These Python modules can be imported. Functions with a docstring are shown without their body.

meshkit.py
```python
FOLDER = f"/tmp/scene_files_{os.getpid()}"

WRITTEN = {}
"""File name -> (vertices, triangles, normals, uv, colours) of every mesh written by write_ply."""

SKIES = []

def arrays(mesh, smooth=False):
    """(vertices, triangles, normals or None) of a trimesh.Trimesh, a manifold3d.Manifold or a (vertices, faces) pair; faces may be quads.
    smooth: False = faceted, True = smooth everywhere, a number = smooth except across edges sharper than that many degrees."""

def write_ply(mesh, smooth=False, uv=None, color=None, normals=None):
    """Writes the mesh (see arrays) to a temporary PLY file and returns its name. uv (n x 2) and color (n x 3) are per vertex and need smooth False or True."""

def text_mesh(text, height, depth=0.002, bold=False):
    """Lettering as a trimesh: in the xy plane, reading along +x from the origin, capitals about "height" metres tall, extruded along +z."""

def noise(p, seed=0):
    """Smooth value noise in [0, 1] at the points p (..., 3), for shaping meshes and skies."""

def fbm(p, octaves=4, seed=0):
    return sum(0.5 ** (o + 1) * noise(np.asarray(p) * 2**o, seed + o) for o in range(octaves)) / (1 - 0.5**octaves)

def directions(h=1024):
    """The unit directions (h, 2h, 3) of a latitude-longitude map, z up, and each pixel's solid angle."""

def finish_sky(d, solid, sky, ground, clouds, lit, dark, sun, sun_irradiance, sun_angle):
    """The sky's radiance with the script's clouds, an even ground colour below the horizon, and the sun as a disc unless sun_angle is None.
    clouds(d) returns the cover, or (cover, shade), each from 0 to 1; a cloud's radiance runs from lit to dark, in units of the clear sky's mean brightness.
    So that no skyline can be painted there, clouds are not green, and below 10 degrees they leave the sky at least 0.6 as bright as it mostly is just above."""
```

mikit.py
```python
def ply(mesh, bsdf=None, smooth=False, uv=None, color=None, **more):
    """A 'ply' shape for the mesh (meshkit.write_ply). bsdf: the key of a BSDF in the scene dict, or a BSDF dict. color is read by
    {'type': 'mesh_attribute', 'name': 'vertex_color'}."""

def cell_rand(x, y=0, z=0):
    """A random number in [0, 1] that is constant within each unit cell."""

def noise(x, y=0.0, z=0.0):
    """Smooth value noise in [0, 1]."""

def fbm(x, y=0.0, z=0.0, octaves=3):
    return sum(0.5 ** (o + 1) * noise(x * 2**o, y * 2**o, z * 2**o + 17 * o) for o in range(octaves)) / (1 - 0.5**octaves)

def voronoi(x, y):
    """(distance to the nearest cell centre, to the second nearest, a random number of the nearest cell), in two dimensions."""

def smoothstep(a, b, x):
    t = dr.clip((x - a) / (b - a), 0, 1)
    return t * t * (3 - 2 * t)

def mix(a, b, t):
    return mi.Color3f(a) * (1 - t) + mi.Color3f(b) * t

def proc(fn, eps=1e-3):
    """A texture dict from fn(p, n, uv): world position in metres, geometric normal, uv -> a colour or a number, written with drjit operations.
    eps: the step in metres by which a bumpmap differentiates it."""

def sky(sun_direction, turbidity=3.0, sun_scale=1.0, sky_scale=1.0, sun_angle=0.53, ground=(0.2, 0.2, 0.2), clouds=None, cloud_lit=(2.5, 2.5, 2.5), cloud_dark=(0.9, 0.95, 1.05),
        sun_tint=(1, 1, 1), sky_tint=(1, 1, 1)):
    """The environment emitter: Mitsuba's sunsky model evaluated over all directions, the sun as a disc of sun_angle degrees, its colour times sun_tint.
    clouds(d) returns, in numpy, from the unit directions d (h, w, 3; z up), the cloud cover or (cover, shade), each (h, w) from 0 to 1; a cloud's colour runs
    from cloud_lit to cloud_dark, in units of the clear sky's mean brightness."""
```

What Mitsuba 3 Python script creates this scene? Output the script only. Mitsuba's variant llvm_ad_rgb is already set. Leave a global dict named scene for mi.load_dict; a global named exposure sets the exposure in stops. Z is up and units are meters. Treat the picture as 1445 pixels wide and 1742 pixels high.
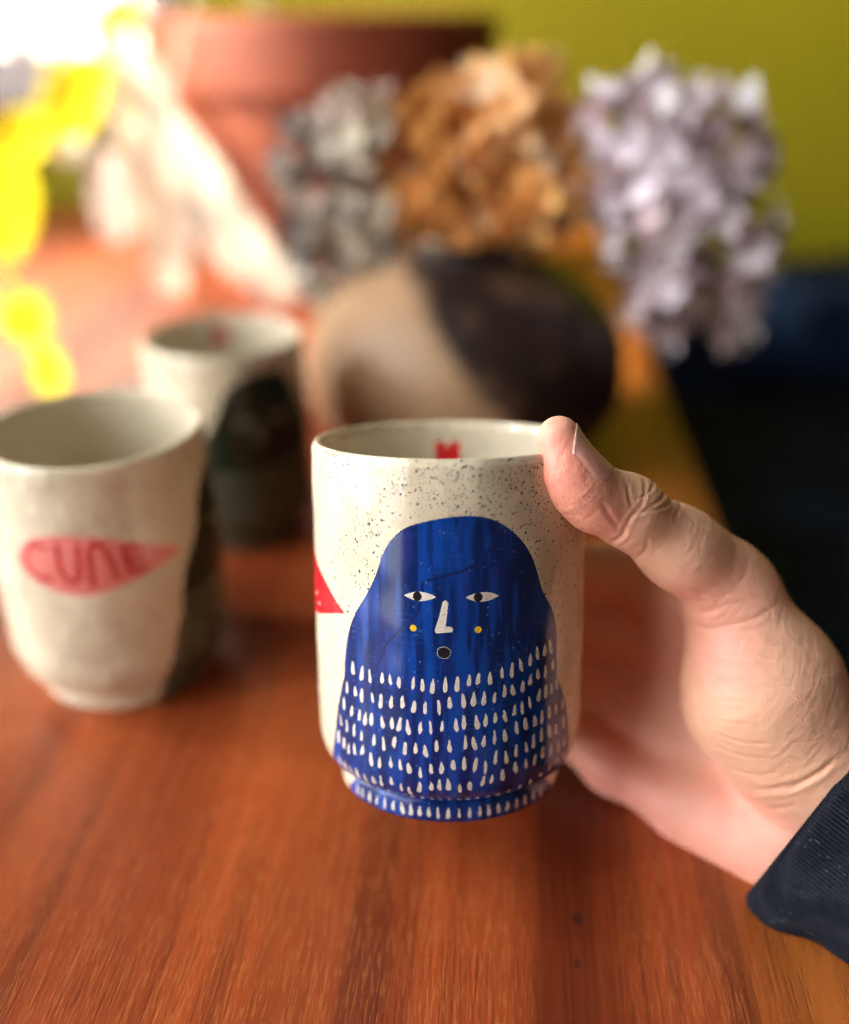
import math
import numpy as np
import trimesh
import drjit as dr
import mitsuba as mi
import mikit, meshkit
from mikit import noise, fbm, voronoi, smoothstep, mix, cell_rand
from shapely.geometry import Polygon, LineString, Point
from shapely.ops import unary_union

T = mi.ScalarTransform4f
CM = 0.01
# ------------------------------------------------------------------ camera, light, exposure
PITCH, CAM_H, FPX = 0.470, 24.98, 1700.0          # degrees down, cm over the table, focal length in photo pixels
SP, CP = math.sin(PITCH), math.cos(PITCH)
exposure = 0.86
scene, labels = {}, {}
scene['camera'] = {'type': 'thinlens', 'fov': math.degrees(2 * math.atan(871 / FPX)), 'fov_axis': 'y',
                   'aperture_radius': 0.0073, 'focus_distance': 0.2795, 'near_clip': 0.01, 'far_clip': 20.0,
                   'to_world': T().look_at(origin=[0, 0, CAM_H * CM], target=[0, CP, CAM_H * CM - SP], up=[0, 0, 1])}
scene['room_light'] = {'type': 'constant', 'radiance': {'type': 'rgb', 'value': [0.050, 0.032, 0.021]}}
scene['sun_beam'] = {'type': 'spot', 'intensity': {'type': 'rgb', 'value': [29.0, 26.0, 19.5]}, 'cutoff_angle': 10.5, 'beam_width': 8.5,
                     'to_world': T().look_at(origin=[-1.7, 0.62, 1.02], target=[-0.34, 0.92, 0.10], up=[0, 0, 1])}
WINDOW_GLOW = [2.35, 2.35, 2.37]
SLIT_GLOW = [19.0, 19.0, 19.2]


def M3(x, y, z):
    """camera axes (right, down, forward; cm) -> world metres"""
    return np.array([x, -y * SP + z * CP, CAM_H - y * CP - z * SP]) * CM


def cc(u, v, d):
    """a photo pixel at a depth in cm -> camera axes in cm"""
    return np.array([(u - 722.5) / FPX * d, (v - 871) / FPX * d, d])


def P(u, v, d):
    return M3(*cc(u, v, d))


CAM_ROT = np.array([M3(1, 0, 0) - M3(0, 0, 0), M3(0, 1, 0) - M3(0, 0, 0), M3(0, 0, 1) - M3(0, 0, 0)]).T / CM


def to_world(c):
    """(n,3) camera axes in cm -> world metres"""
    return (c @ CAM_ROT.T + np.array([0, 0, CAM_H])) * CM


def ch(u, v, d):
    """as cc, with the depth counted so that the held mug's axis is at 24.6"""
    return cc(u, v, d - 24.6 + 31.0 + 0.7 * min(max((v - 748) / 252, 0), 1))


def Ph(u, v, d):
    return M3(*ch(u, v, d))


# ------------------------------------------------------------------ helpers
def say(key, label=None, cat=None, group=None, kind=None):
    labels[key] = {k: v for k, v in (('label', label), ('category', cat), ('group', group), ('kind', kind)) if v}


def numbered(base):
    k, n = base, 0
    while k in scene or any(s.startswith(k + '__') for s in scene):
        n += 1
        k = f'{base}_{n:03d}'
    return k


_used = {}


def part(parent, name, mesh, bsdf, **kw):
    key = f'{parent}__{name}'
    n = _used.get(key, -1) + 1
    _used[key] = n
    key = key if n == 0 else f'{key}_{n:03d}'
    extra = {k: kw.pop(k) for k in list(kw) if k in ('to_world', 'emitter')}
    d = dict(mesh) if isinstance(mesh, dict) else mikit.ply(mesh, bsdf, **kw)
    if isinstance(mesh, dict):
        d['bsdf'] = {'type': 'ref', 'id': bsdf}
    d.update(extra)
    scene[key] = d
    return key


def tm(v, f):
    return trimesh.Trimesh(np.asarray(v, float), np.asarray(f, int), process=False)


def grid_faces(n, m, wrap=False):
    """quads of an n x m vertex grid, as triangles; wrap closes the second index"""
    i, j = np.meshgrid(np.arange(n - 1), np.arange(m if wrap else m - 1), indexing='ij')
    a, b = i * m + j, i * m + (j + 1) % m
    return np.vstack([np.stack([a, b, b + m], -1).reshape(-1, 3), np.stack([a, b + m, a + m], -1).reshape(-1, 3)])


def smooth_line(pts, n=8, closed=False):
    """Catmull-Rom through the points"""
    p = np.asarray(pts, float)
    q = np.vstack([p[-1], p, p[0], p[1]]) if closed else np.vstack([2 * p[0] - p[1], p, 2 * p[-1] - p[-2]])
    out = []
    for i in range(1, len(q) - 2):
        t = np.linspace(0, 1, n, endpoint=False)[:, None]
        a, b, c, d = q[i - 1], q[i], q[i + 1], q[i + 2]
        out.append(0.5 * (2 * b + (c - a) * t + (2 * a - 5 * b + 4 * c - d) * t**2 + (3 * b - a - 3 * c + d) * t**3))
    if not closed:
        out.append(p[-1:])
    return np.vstack(out)


def lathe(profile, n=128, center=(0, 0), wobble=None):
    """profile (r, z) -> mesh, uv = (angle * mean radius, arc length), both in the profile's unit"""
    pr = np.asarray(profile, float)
    arc = np.r_[0, np.cumsum(np.linalg.norm(np.diff(pr, axis=0), axis=1))]
    a = np.linspace(-np.pi, np.pi, n + 1)
    r, z = pr[:, :1], pr[:, 1:2]
    v = np.stack([r * np.sin(a) + center[0], -r * np.cos(a) + center[1], z + 0 * a], -1)
    if wobble is not None:
        v = wobble(v)
    uv = np.stack([np.broadcast_to(a * pr[:, 0].max(), v.shape[:2]), np.broadcast_to(arc[:, None], v.shape[:2])], -1)
    f = grid_faces(len(pr), n + 1)
    return tm(v.reshape(-1, 3), f), uv.reshape(-1, 2)


def tube(pts, radii, sides=12, caps=True):
    p = np.asarray(pts, float)
    r = np.broadcast_to(radii, (len(p),))
    t = np.gradient(p, axis=0)
    t /= np.linalg.norm(t, axis=1, keepdims=True)
    a = np.cross(t[0], [0.3, 0.2, 0.93])
    A = []
    for k in range(len(p)):
        a = a - t[k] * (a @ t[k])
        a = a / np.linalg.norm(a)
        A.append(a)
    A = np.array(A)
    B = np.cross(t, A)
    ang = np.arange(sides) * 2 * np.pi / sides
    v = p[:, None] + r[:, None, None] * (np.cos(ang)[None, :, None] * A[:, None] + np.sin(ang)[None, :, None] * B[:, None])
    f = grid_faces(len(p), sides, True)
    v = v.reshape(-1, 3)
    if caps:
        n = len(v)
        v = np.vstack([v, p[0], p[-1]])
        i = np.arange(sides)
        f = np.vstack([f, np.stack([i * 0 + n, (i + 1) % sides, i], 1), np.stack([i * 0 + n + 1, n - sides + i, n - sides + (i + 1) % sides], 1)])
    m = tm(v, f)
    m.fix_normals()
    return m


def rounded_box(lo, hi, r, cuts=4):
    import manifold3d as m3
    lo, hi = np.asarray(lo, float), np.asarray(hi, float)
    s = m3.Manifold.sphere(r, 8 * cuts)
    pts = [s.translate([float(x), float(y), float(z)]) for x in (lo[0] + r, hi[0] - r) for y in (lo[1] + r, hi[1] - r) for z in (lo[2] + r, hi[2] - r)]
    return m3.Manifold.batch_hull(pts)


def mesh_of(man):
    m = man.to_mesh()
    return tm(m.vert_properties[:, :3], m.tri_verts)


# ------------------------------------------------------------------ materials
def rgb(*c):
    return {'type': 'rgb', 'value': list(c)}


def pbr(color, rough=0.4, **kw):
    return {'type': 'principled', 'base_color': color if isinstance(color, dict) else rgb(*color), 'roughness': rough, **kw}


def two(b):
    return {'type': 'twosided', 'bsdf': b}


def bump(b, fn, scale, eps=1e-4):
    return {'type': 'bumpmap', 'arbitrary': mikit.proc(fn, eps), 'scale': scale, 'bsdf': b}


def speckles(u, v, cell, lo, hi, keep):
    """round specks of random size: uv in metres"""
    d, _, w = voronoi(u / cell, v / cell)
    rad = lo + (hi - lo) * dr.square(cell_rand(w * 9173.0, 1, 5))
    on = dr.select(cell_rand(w * 7919.0, 3, 2) < keep, 1.0, 0.0)
    return on * (1 - smoothstep(rad * 0.75, rad * 1.1, d))


def glaze_color(p, n, uv):
    u, v = uv.x * CM, uv.y * CM
    base = mix([0.63, 0.55, 0.385], [0.70, 0.625, 0.455], fbm(u * 90, v * 60, 1.0))
    base = mix(base, [0.59, 0.51, 0.37], 0.4 * smoothstep(0.55, 0.8, fbm(u * 420, v * 420, 4.0)))
    dens = 0.42 + 0.55 * smoothstep(0.45, 0.62, fbm(u * 130, v * 130, 9.0)) + 0.6 * smoothstep(0.095, 0.107, v) * (1 - smoothstep(0.111, 0.114, v))
    s1 = speckles(u, v, 0.00130, 0.10, 0.32, 0.36 * dens)
    s2 = speckles(u + 0.31, v, 0.00082, 0.13, 0.38, 0.28 * dens)
    s3 = speckles(u + 0.57, v, 0.0023, 0.08, 0.30, 0.22 * dens) * 0.55
    c = mix(base, [0.30, 0.27, 0.24], s3)
    c = mix(c, [0.015, 0.015, 0.03], s1)
    return mix(c, [0.05, 0.045, 0.05], 0.85 * s2)


def glaze_bump(p, n, uv):
    return fbm(uv.x * 1.6, uv.y * 0.8, 3.0) + 0.12 * noise(uv.x * 9, uv.y * 9)


scene['speckled_glaze'] = two(bump(pbr(mikit.proc(glaze_color), 0.11, specular=0.5), glaze_bump, 0.009, 0.02))
scene['inner_glaze'] = two(pbr(mikit.proc(lambda p, n, uv: mix(mix([0.60, 0.53, 0.39], [0.66, 0.59, 0.45], fbm(uv.x, uv.y)), [0.12, 0.11, 0.11],
                                            0.7 * speckles(uv.x * CM, uv.y * CM, 0.0016, 0.08, 0.36, 0.14))), 0.12, specular=0.5))


def blue_paint(p, n, uv):
    s, t = uv.x, uv.y                      # cm
    brush = fbm(s * 4.5, t * 0.55, 2.0)
    fine = fbm(s * 2.2, t * 26.0, 5.0)
    c = mix([0.0018, 0.016, 0.10], [0.004, 0.048, 0.28], smoothstep(0.34, 0.72, brush))
    c = mix(c, [0.014, 0.080, 0.33], 0.45 * smoothstep(0.56, 0.75, fine) * smoothstep(0.4, 0.7, fbm(s * 1.2, t * 1.1, 8.0)))
    c = mix(c, [0.030, 0.030, 0.22], 0.28 * smoothstep(0.60, 0.74, fbm(s * 1.5, t * 0.45, 21.0)))
    return mix(c, [0.12, 0.2, 0.5], 0.6 * speckles(s * CM, t * CM, 0.0016, 0.05, 0.22, 0.16))


def paint(c0, c1, rough=0.16, k=3.0):
    return two(pbr(mikit.proc(lambda p, n, uv: mix(c0, c1, fbm(uv.x * k, uv.y * k * 0.6, 2.0))), rough, specular=0.5))


scene['blue_paint'] = two(pbr(mikit.proc(blue_paint), 0.15, specular=0.5))
scene['blue_line'] = paint([0.004, 0.014, 0.09], [0.006, 0.022, 0.13])
scene['green_paint'] = paint([0.006, 0.011, 0.007], [0.016, 0.030, 0.017])
scene['white_paint'] = two(pbr(mikit.proc(lambda p, n, uv: mix(mix([0.60, 0.56, 0.47], [0.74, 0.70, 0.60], fbm(uv.x * 14, uv.y * 14, 1.0)), [0.10, 0.12, 0.2],
                                                                0.8 * speckles(uv.x * CM, uv.y * CM, 0.0006, 0.1, 0.4, 0.18))), 0.22, specular=0.5))
scene['dull_paint'] = paint([0.28, 0.28, 0.19], [0.36, 0.35, 0.24])
scene['black_paint'] = paint([0.008, 0.008, 0.010], [0.02, 0.02, 0.022])
scene['yellow_paint'] = paint([0.72, 0.42, 0.02], [0.80, 0.52, 0.03])
scene['red_paint'] = paint([0.62, 0.012, 0.022], [0.70, 0.018, 0.028])
scene['pale_red_paint'] = paint([0.70, 0.19, 0.16], [0.76, 0.23, 0.19])
scene['dark_red_paint'] = paint([0.42, 0.004, 0.014], [0.48, 0.007, 0.018])

TROT = math.radians(4.2)


KNOTS = ((0.0468, 0.2165), (0.0446, 0.2005))


def wood_frame(p):
    c, s = math.cos(TROT), math.sin(TROT)
    return p.x * c - p.y * s, p.x * s + p.y * c


def wood_color(p, n, uv):
    x, y = wood_frame(p)
    w = x + 0.010 * (fbm(x * 14, y * 2.2, 3.0) - 0.5)
    band = fbm(w * 34, y * 1.3, 1.0, 4)
    ring = 0.5 + 0.5 * dr.sin(w * 260 + 7 * fbm(w * 20, y * 1.1, 6.0))
    fine = noise(w * 900, y * 26, 4.0)
    hair = fbm(w * 2400, y * 210, 7.0)
    c = mix([0.085, 0.0125, 0.004], [0.38, 0.074, 0.019], smoothstep(0.22, 0.80, 0.86 * band + 0.05 * ring + 0.09 * fine))
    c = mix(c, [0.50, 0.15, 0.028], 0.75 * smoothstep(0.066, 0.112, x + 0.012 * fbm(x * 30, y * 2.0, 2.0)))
    c = mix(c, [0.075, 0.014, 0.006], 0.55 * smoothstep(0.56, 0.72, fbm(w * 60, y * 2.0, 12.0)))
    c = mix(c, [0.46, 0.16, 0.045], 0.40 * smoothstep(0.52, 0.70, hair) * smoothstep(0.35, 0.7, band))
    pore = smoothstep(0.70, 0.80, noise(w * 1500, y * 60, 9.0))
    c = mix(c, [0.07, 0.018, 0.008], 0.20 * pore)
    knot = dr.maximum(1 - smoothstep(0.0008, 0.0021, dr.sqrt(dr.square((p.x - KNOTS[0][0]) * 0.9) + dr.square((p.y - KNOTS[0][1]) * 0.6))),
                      0.7 * (1 - smoothstep(0.0005, 0.0014, dr.sqrt(dr.square(p.x - KNOTS[1][0]) + dr.square((p.y - KNOTS[1][1]) * 0.6)))))
    return mix(c, [0.035, 0.012, 0.010], 0.75 * knot)


def wood_bump(p, n, uv):
    x, y = wood_frame(p)
    return fbm(x * 1500, y * 130, 7.0) - 0.6 * smoothstep(0.68, 0.80, noise(x * 1500, y * 60, 9.0))


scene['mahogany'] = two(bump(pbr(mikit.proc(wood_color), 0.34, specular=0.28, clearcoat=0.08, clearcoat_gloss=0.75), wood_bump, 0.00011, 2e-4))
scene['dark_timber'] = two(pbr(mikit.proc(lambda p, n, uv: mix([0.10, 0.018, 0.010], [0.20, 0.045, 0.022], fbm(p.x * 12, p.z * 120, p.y * 120))), 0.4))


def skin_color(p, n, uv):
    c = mix([0.82, 0.445, 0.28], [0.87, 0.52, 0.35], fbm(p.x * 90, p.y * 90, p.z * 90))
    for centre, rad, col, k in SKIN_TINTS:
        d = dr.sqrt(dr.square(p.x - centre[0]) + dr.square(p.y - centre[1]) + dr.square(p.z - centre[2]))
        c = mix(c, col, k * (1 - smoothstep(rad * 0.25, rad, d)))
    c = mix(c, [0.70, 0.30, 0.22], 0.22 * smoothstep(0.5, 0.75, fbm(p.x * 240, p.y * 240, p.z * 240 + 4.0)))
    return mix(c, [0.56, 0.39, 0.29], 0.25 * smoothstep(0.62, 0.74, fbm(p.x * 55 + 4.0, p.y * 55, p.z * 55)))


SKIN_TINTS = [(Ph(945, 800, 20.5), 0.021, [0.88, 0.33, 0.24], 0.95), (Ph(1020, 890, 20.9), 0.014, [0.86, 0.34, 0.24], 0.8), (Ph(1120, 830, 21.2), 0.012, [0.78, 0.45, 0.26], 0.5),
              (Ph(1200, 1080, 22.4), 0.026, [0.86, 0.37, 0.28], 0.75), (Ph(1240, 1440, 25.0), 0.045, [0.84, 0.37, 0.28], 0.8), (Ph(1050, 1340, 27.0), 0.03, [0.82, 0.30, 0.23], 0.8),
              (Ph(1080, 1100, 27.5), 0.05, [0.66, 0.27, 0.18], 0.6), (Ph(1290, 980, 22.8), 0.018, [0.86, 0.42, 0.29], 0.5)]
A_ = Ph(958, 743, 22.0)
B_ = Ph(1262, 985, 24.0)
THUMB = (B_ - A_) / np.linalg.norm(B_ - A_)


def skin_bump(p, n, uv):
    # creases run across the thumb and round the ball of the thumb; a fine net of lines over everything
    a = (p.x - A_[0]) * float(THUMB[0]) + (p.y - A_[1]) * float(THUMB[1]) + (p.z - A_[2]) * float(THUMB[2])
    q = mi.Point3f(p.x * 1.0, p.y * 1.0, p.z * 1.0)
    lines = fbm(a * 900 + 2.0 * fbm(q.x * 130, q.y * 130, q.z * 130), q.x * 160, q.z * 160)
    v1, v2, _ = voronoi(q.x * 1150 + q.y * 330, q.z * 1150 + q.y * 420)
    net = smoothstep(0.0, 0.35, v2 - v1)
    return 0.60 * lines + 0.13 * net + 0.35 * fbm(q.x * 260, q.y * 260, q.z * 260)


scene['skin'] = two(bump(pbr(mikit.proc(skin_color), 0.43, specular=0.42, sheen=0.15, sheen_tint=0.6), skin_bump, 0.00042, 1.5e-4))
scene['nail'] = two(pbr(mikit.proc(lambda p, n, uv: mix(mix([0.80, 0.43, 0.34], [0.72, 0.36, 0.28], fbm(uv.x * 5, uv.y * 14)), [0.80, 0.58, 0.46], smoothstep(0.91, 0.95, uv.x))), 0.24, specular=0.5))


def cloth_bump(p, n, uv):
    # uv.x round the arm, uv.y along it, in cm
    rib = 0.5 + 0.5 * dr.sin(uv.x * 2 * math.pi / 0.105 + 0.6 * noise(uv.x * 3, uv.y * 3))
    stitch = 0.5 + 0.5 * dr.sin(uv.y * 2 * math.pi / 0.075 + 3.1 * dr.floor(uv.x / 0.105))
    return rib + 0.45 * stitch * rib + 0.4 * fbm(uv.x * 9, uv.y * 9)


def cloth_color(p, n, uv):
    rib = 0.5 + 0.5 * dr.sin(uv.x * 2 * math.pi / 0.105 + 0.6 * noise(uv.x * 3, uv.y * 3))
    c = mix([0.0035, 0.0045, 0.009], [0.013, 0.017, 0.029], 0.65 * rib + 0.5 * fbm(uv.x * 12, uv.y * 5))
    lint = smoothstep(0.86, 0.93, noise(uv.x * 14, uv.y * 5)) * smoothstep(0.6, 0.7, noise(uv.x * 1.7, uv.y * 1.9))
    return mix(c, [0.10, 0.10, 0.11], 0.5 * lint)


scene['navy_knit'] = two(bump(pbr(mikit.proc(cloth_color), 0.8, specular=0.25, sheen=0.35), cloth_bump, 0.028, 0.006))


def vase_color(p, n, uv):
    s = (p.x - 0.018) * 0.80 + (p.z - 0.085) * 0.62 + 0.016 * (fbm(p.x * 40, p.y * 40, p.z * 40) - 0.5)
    dark = mix([0.012, 0.007, 0.006], [0.026, 0.014, 0.011], fbm(p.x * 60, p.y * 60, p.z * 60))
    dark = mix(dark, [0.075, 0.042, 0.026], 0.8 * smoothstep(0.52, 0.75, fbm(p.x * 45, p.y * 45, p.z * 45 + 3.0)))
    tan = mix([0.32, 0.19, 0.10], [0.48, 0.31, 0.18], fbm(p.x * 30, p.y * 30, p.z * 50))
    return mix(tan, dark, smoothstep(-0.008, 0.006, s))


scene['vase_glaze'] = two(pbr(mikit.proc(vase_color), 0.42, specular=0.35))
scene['terracotta'] = two(pbr(mikit.proc(lambda p, n, uv: mix([0.20, 0.042, 0.017], [0.27, 0.064, 0.028], fbm(p.x * 25, p.y * 25, p.z * 60))), 0.55))
scene['soil'] = two(pbr(mikit.proc(lambda p, n, uv: mix([0.01, 0.008, 0.006], [0.05, 0.035, 0.025], fbm(p.x * 200, p.y * 200, p.z * 200))), 0.95))
scene['olive_wall_paint'] = two(pbr(mikit.proc(lambda p, n, uv: mix([0.50, 0.44, 0.006], [0.54, 0.47, 0.008], fbm(p.x * 6, p.y * 6, p.z * 6))), 0.7))
scene['white_gloss'] = two(pbr([0.72, 0.70, 0.68], 0.4))
scene['pane_glow'] = two(pbr([0.1, 0.1, 0.1], 0.1))
scene['navy_upholstery'] = two(pbr(mikit.proc(lambda p, n, uv: mix([0.0012, 0.002, 0.005], [0.004, 0.015, 0.045], smoothstep(0.35, 0.7, fbm(p.x * 9, p.y * 9, p.z * 9 + 3.0)))), 0.8, specular=0.15))
scene['stem_brown'] = two(pbr([0.12, 0.075, 0.03], 0.7))


def thin(c, rough=0.6, trans=0.5):
    return {'type': 'principledthin', 'base_color': rgb(*c), 'roughness': rough, 'diff_trans': trans}


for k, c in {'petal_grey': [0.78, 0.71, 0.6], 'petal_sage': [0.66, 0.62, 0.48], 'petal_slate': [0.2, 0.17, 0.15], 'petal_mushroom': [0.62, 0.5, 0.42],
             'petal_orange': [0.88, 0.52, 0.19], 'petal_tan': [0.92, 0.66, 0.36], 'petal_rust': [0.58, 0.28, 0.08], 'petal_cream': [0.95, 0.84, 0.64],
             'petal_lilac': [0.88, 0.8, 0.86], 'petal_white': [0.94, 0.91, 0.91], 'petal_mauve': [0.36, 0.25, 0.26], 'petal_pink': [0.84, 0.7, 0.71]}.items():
    scene[k] = thin(c, 0.7, 0.5)
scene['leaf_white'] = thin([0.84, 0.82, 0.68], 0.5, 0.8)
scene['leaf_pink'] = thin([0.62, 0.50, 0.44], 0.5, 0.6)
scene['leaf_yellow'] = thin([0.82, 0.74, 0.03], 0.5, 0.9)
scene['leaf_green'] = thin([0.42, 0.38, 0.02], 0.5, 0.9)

# ------------------------------------------------------------------ the setting: wall and table
c_, s_ = math.cos(TROT), math.sin(TROT)


def slab(lo, hi, r, bsdf, key, parent=None, name=None, rot=0.0, at=(0, 0, 0), cuts=4):
    m = mesh_of(rounded_box(lo, hi, r, cuts))
    m.apply_transform(trimesh.transformations.rotation_matrix(rot, [0, 0, 1]))
    m.apply_translation(at)
    return part(parent, name, m, bsdf, smooth=35)


# table frame: origin at the right edge, y along the grain
EDGE = np.array([16.1, 47.8]) * CM - np.array([math.sin(TROT), math.cos(TROT)]) * 0.478
for nm, lo, hi in (('top', (-1.02, -0.25, -0.032), (0.0, 1.40, 0.0)), ('apron', (-0.96, -0.17, -0.115), (-0.06, 1.32, -0.034))):
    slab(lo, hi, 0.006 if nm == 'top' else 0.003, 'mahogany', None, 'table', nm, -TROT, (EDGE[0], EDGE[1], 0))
say('table', 'reddish brown polished wooden table with straight grain, under the speckled mugs', 'table')

m = mesh_of(rounded_box((-1.7, 1.515, -0.75), (2.0, 1.615, 1.1), 0.002, 1))
scene['wall'] = mikit.ply(m, 'olive_wall_paint')
say('wall', 'plain olive yellow painted wall behind the dried flowers', 'wall', kind='structure')

# far window at the left end of the wall
W0, W1, WZ0, WZ1 = -0.98, -0.34, 0.125, 0.70
for nm, lo, hi, b in (('frame', (W0, 1.494, WZ0), (W0 + 0.04, 1.513, WZ1), 'white_gloss'), ('frame', (W1 - 0.04, 1.494, WZ0), (W1, 1.513, WZ1), 'white_gloss'),
                      ('frame', (W0 + 0.042, 1.496, WZ1 - 0.04), (W1 - 0.042, 1.513, WZ1), 'white_gloss'), ('frame', (W0 + 0.042, 1.496, WZ0), (W1 - 0.042, 1.513, WZ0 + 0.07), 'white_gloss'),
                      ('frame', (-0.565, 1.496, WZ0 + 0.072), (-0.535, 1.513, WZ1 - 0.042), 'white_gloss'),
                      ('sill', (W0 - 0.03, 1.43, WZ0 - 0.03), (W1 + 0.03, 1.513, WZ0 - 0.002), 'dark_timber')):
    part('window', nm, mesh_of(rounded_box(lo, hi, 0.003, 2)), b, smooth=35)
for x0, x1 in ((W0 + 0.042, -0.567), (-0.533, W1 - 0.042)):
    v = [[x0, 1.506, WZ0 + 0.07], [x1, 1.506, WZ0 + 0.07], [x1, 1.506, WZ1 - 0.04], [x0, 1.506, WZ1 - 0.04]]
    part('window', 'pane', tm(v, [[0, 1, 2], [0, 2, 3]]), 'pane_glow', emitter={'type': 'area', 'radiance': rgb(3.8, 3.3, 2.5)})
say('window', 'bright far window with white frame and dark red timber sill, upper left corner', 'window')

# the big side window that lights the table, to the left of the camera
WX = -1.05
YS = [(-1.05, -0.145), (-0.055, 0.49)]
for y0, y1, glow in [(a, b, WINDOW_GLOW) for a, b in YS] + [(-0.13, -0.07, SLIT_GLOW), (0.505, 0.565, SLIT_GLOW)]:
    v = [[WX, y0, -0.45], [WX, y1, -0.45], [WX, y1, 1.9], [WX, y0, 1.9]]
    part('side_window', 'pane', tm(v, [[0, 1, 2], [0, 2, 3]]), 'pane_glow', emitter={'type': 'area', 'radiance': rgb(*glow)})
for y0, y1 in ((-1.09, -1.052), (-0.143, -0.132), (-0.068, -0.057), (0.492, 0.503), (0.567, 0.585)):
    part('side_window', 'mullion', mesh_of(rounded_box((WX - 0.03, y0, -0.485), (WX + 0.008, y1, 1.935), 0.002, 2)), 'white_gloss', smooth=35)
for z in (-0.47, 1.92):
    for y0, y1 in YS:
        part('side_window', 'rail', mesh_of(rounded_box((WX - 0.03, y0, z - 0.018), (WX + 0.010, y1, z + 0.018), 0.003, 2)), 'white_gloss', smooth=35)
say('side_window', 'tall white framed window beside the table, daylight in its panes', 'window')

# ------------------------------------------------------------------ mugs (authored in cm, z up, the figure faces -y)
OUT = smooth_line([(3.36, 0.0), (3.47, 0.07), (3.51, .35), (3.49, .62), (3.43, .72), (3.50, .80), (3.76, .94), (4.0, 1.22), (4.13, 1.62), (4.19, 2.2), (4.2, 3), (4.2, 5), (4.2, 7.5), (4.2, 9.8), (4.19, 10.7), (4.16, 10.88)], 6)
LIP = smooth_line([(4.16, 10.88), (4.10, 11.00), (4.02, 11.02), (3.94, 10.96), (3.90, 10.76)], 5)
INN = smooth_line([(3.90, 10.76), (3.88, 9), (3.87, 5), (3.84, 2.4), (3.70, 1.6), (3.3, 1.15), (2.2, 0.98), (0.02, 0.95)], 8)
BOT = np.array([(0.02, 0.22), (3.0, 0.2), (3.15, 0.05), (3.25, 0.0), (3.36, 0.0)])
OT = np.r_[0, np.cumsum(np.linalg.norm(np.diff(OUT, axis=0), axis=1))]
TANG = np.gradient(OUT, axis=0)
TANG /= np.linalg.norm(TANG, axis=1, keepdims=True)
DEG = 4.2 * math.pi / 180                       # cm of arc per degree


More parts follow.
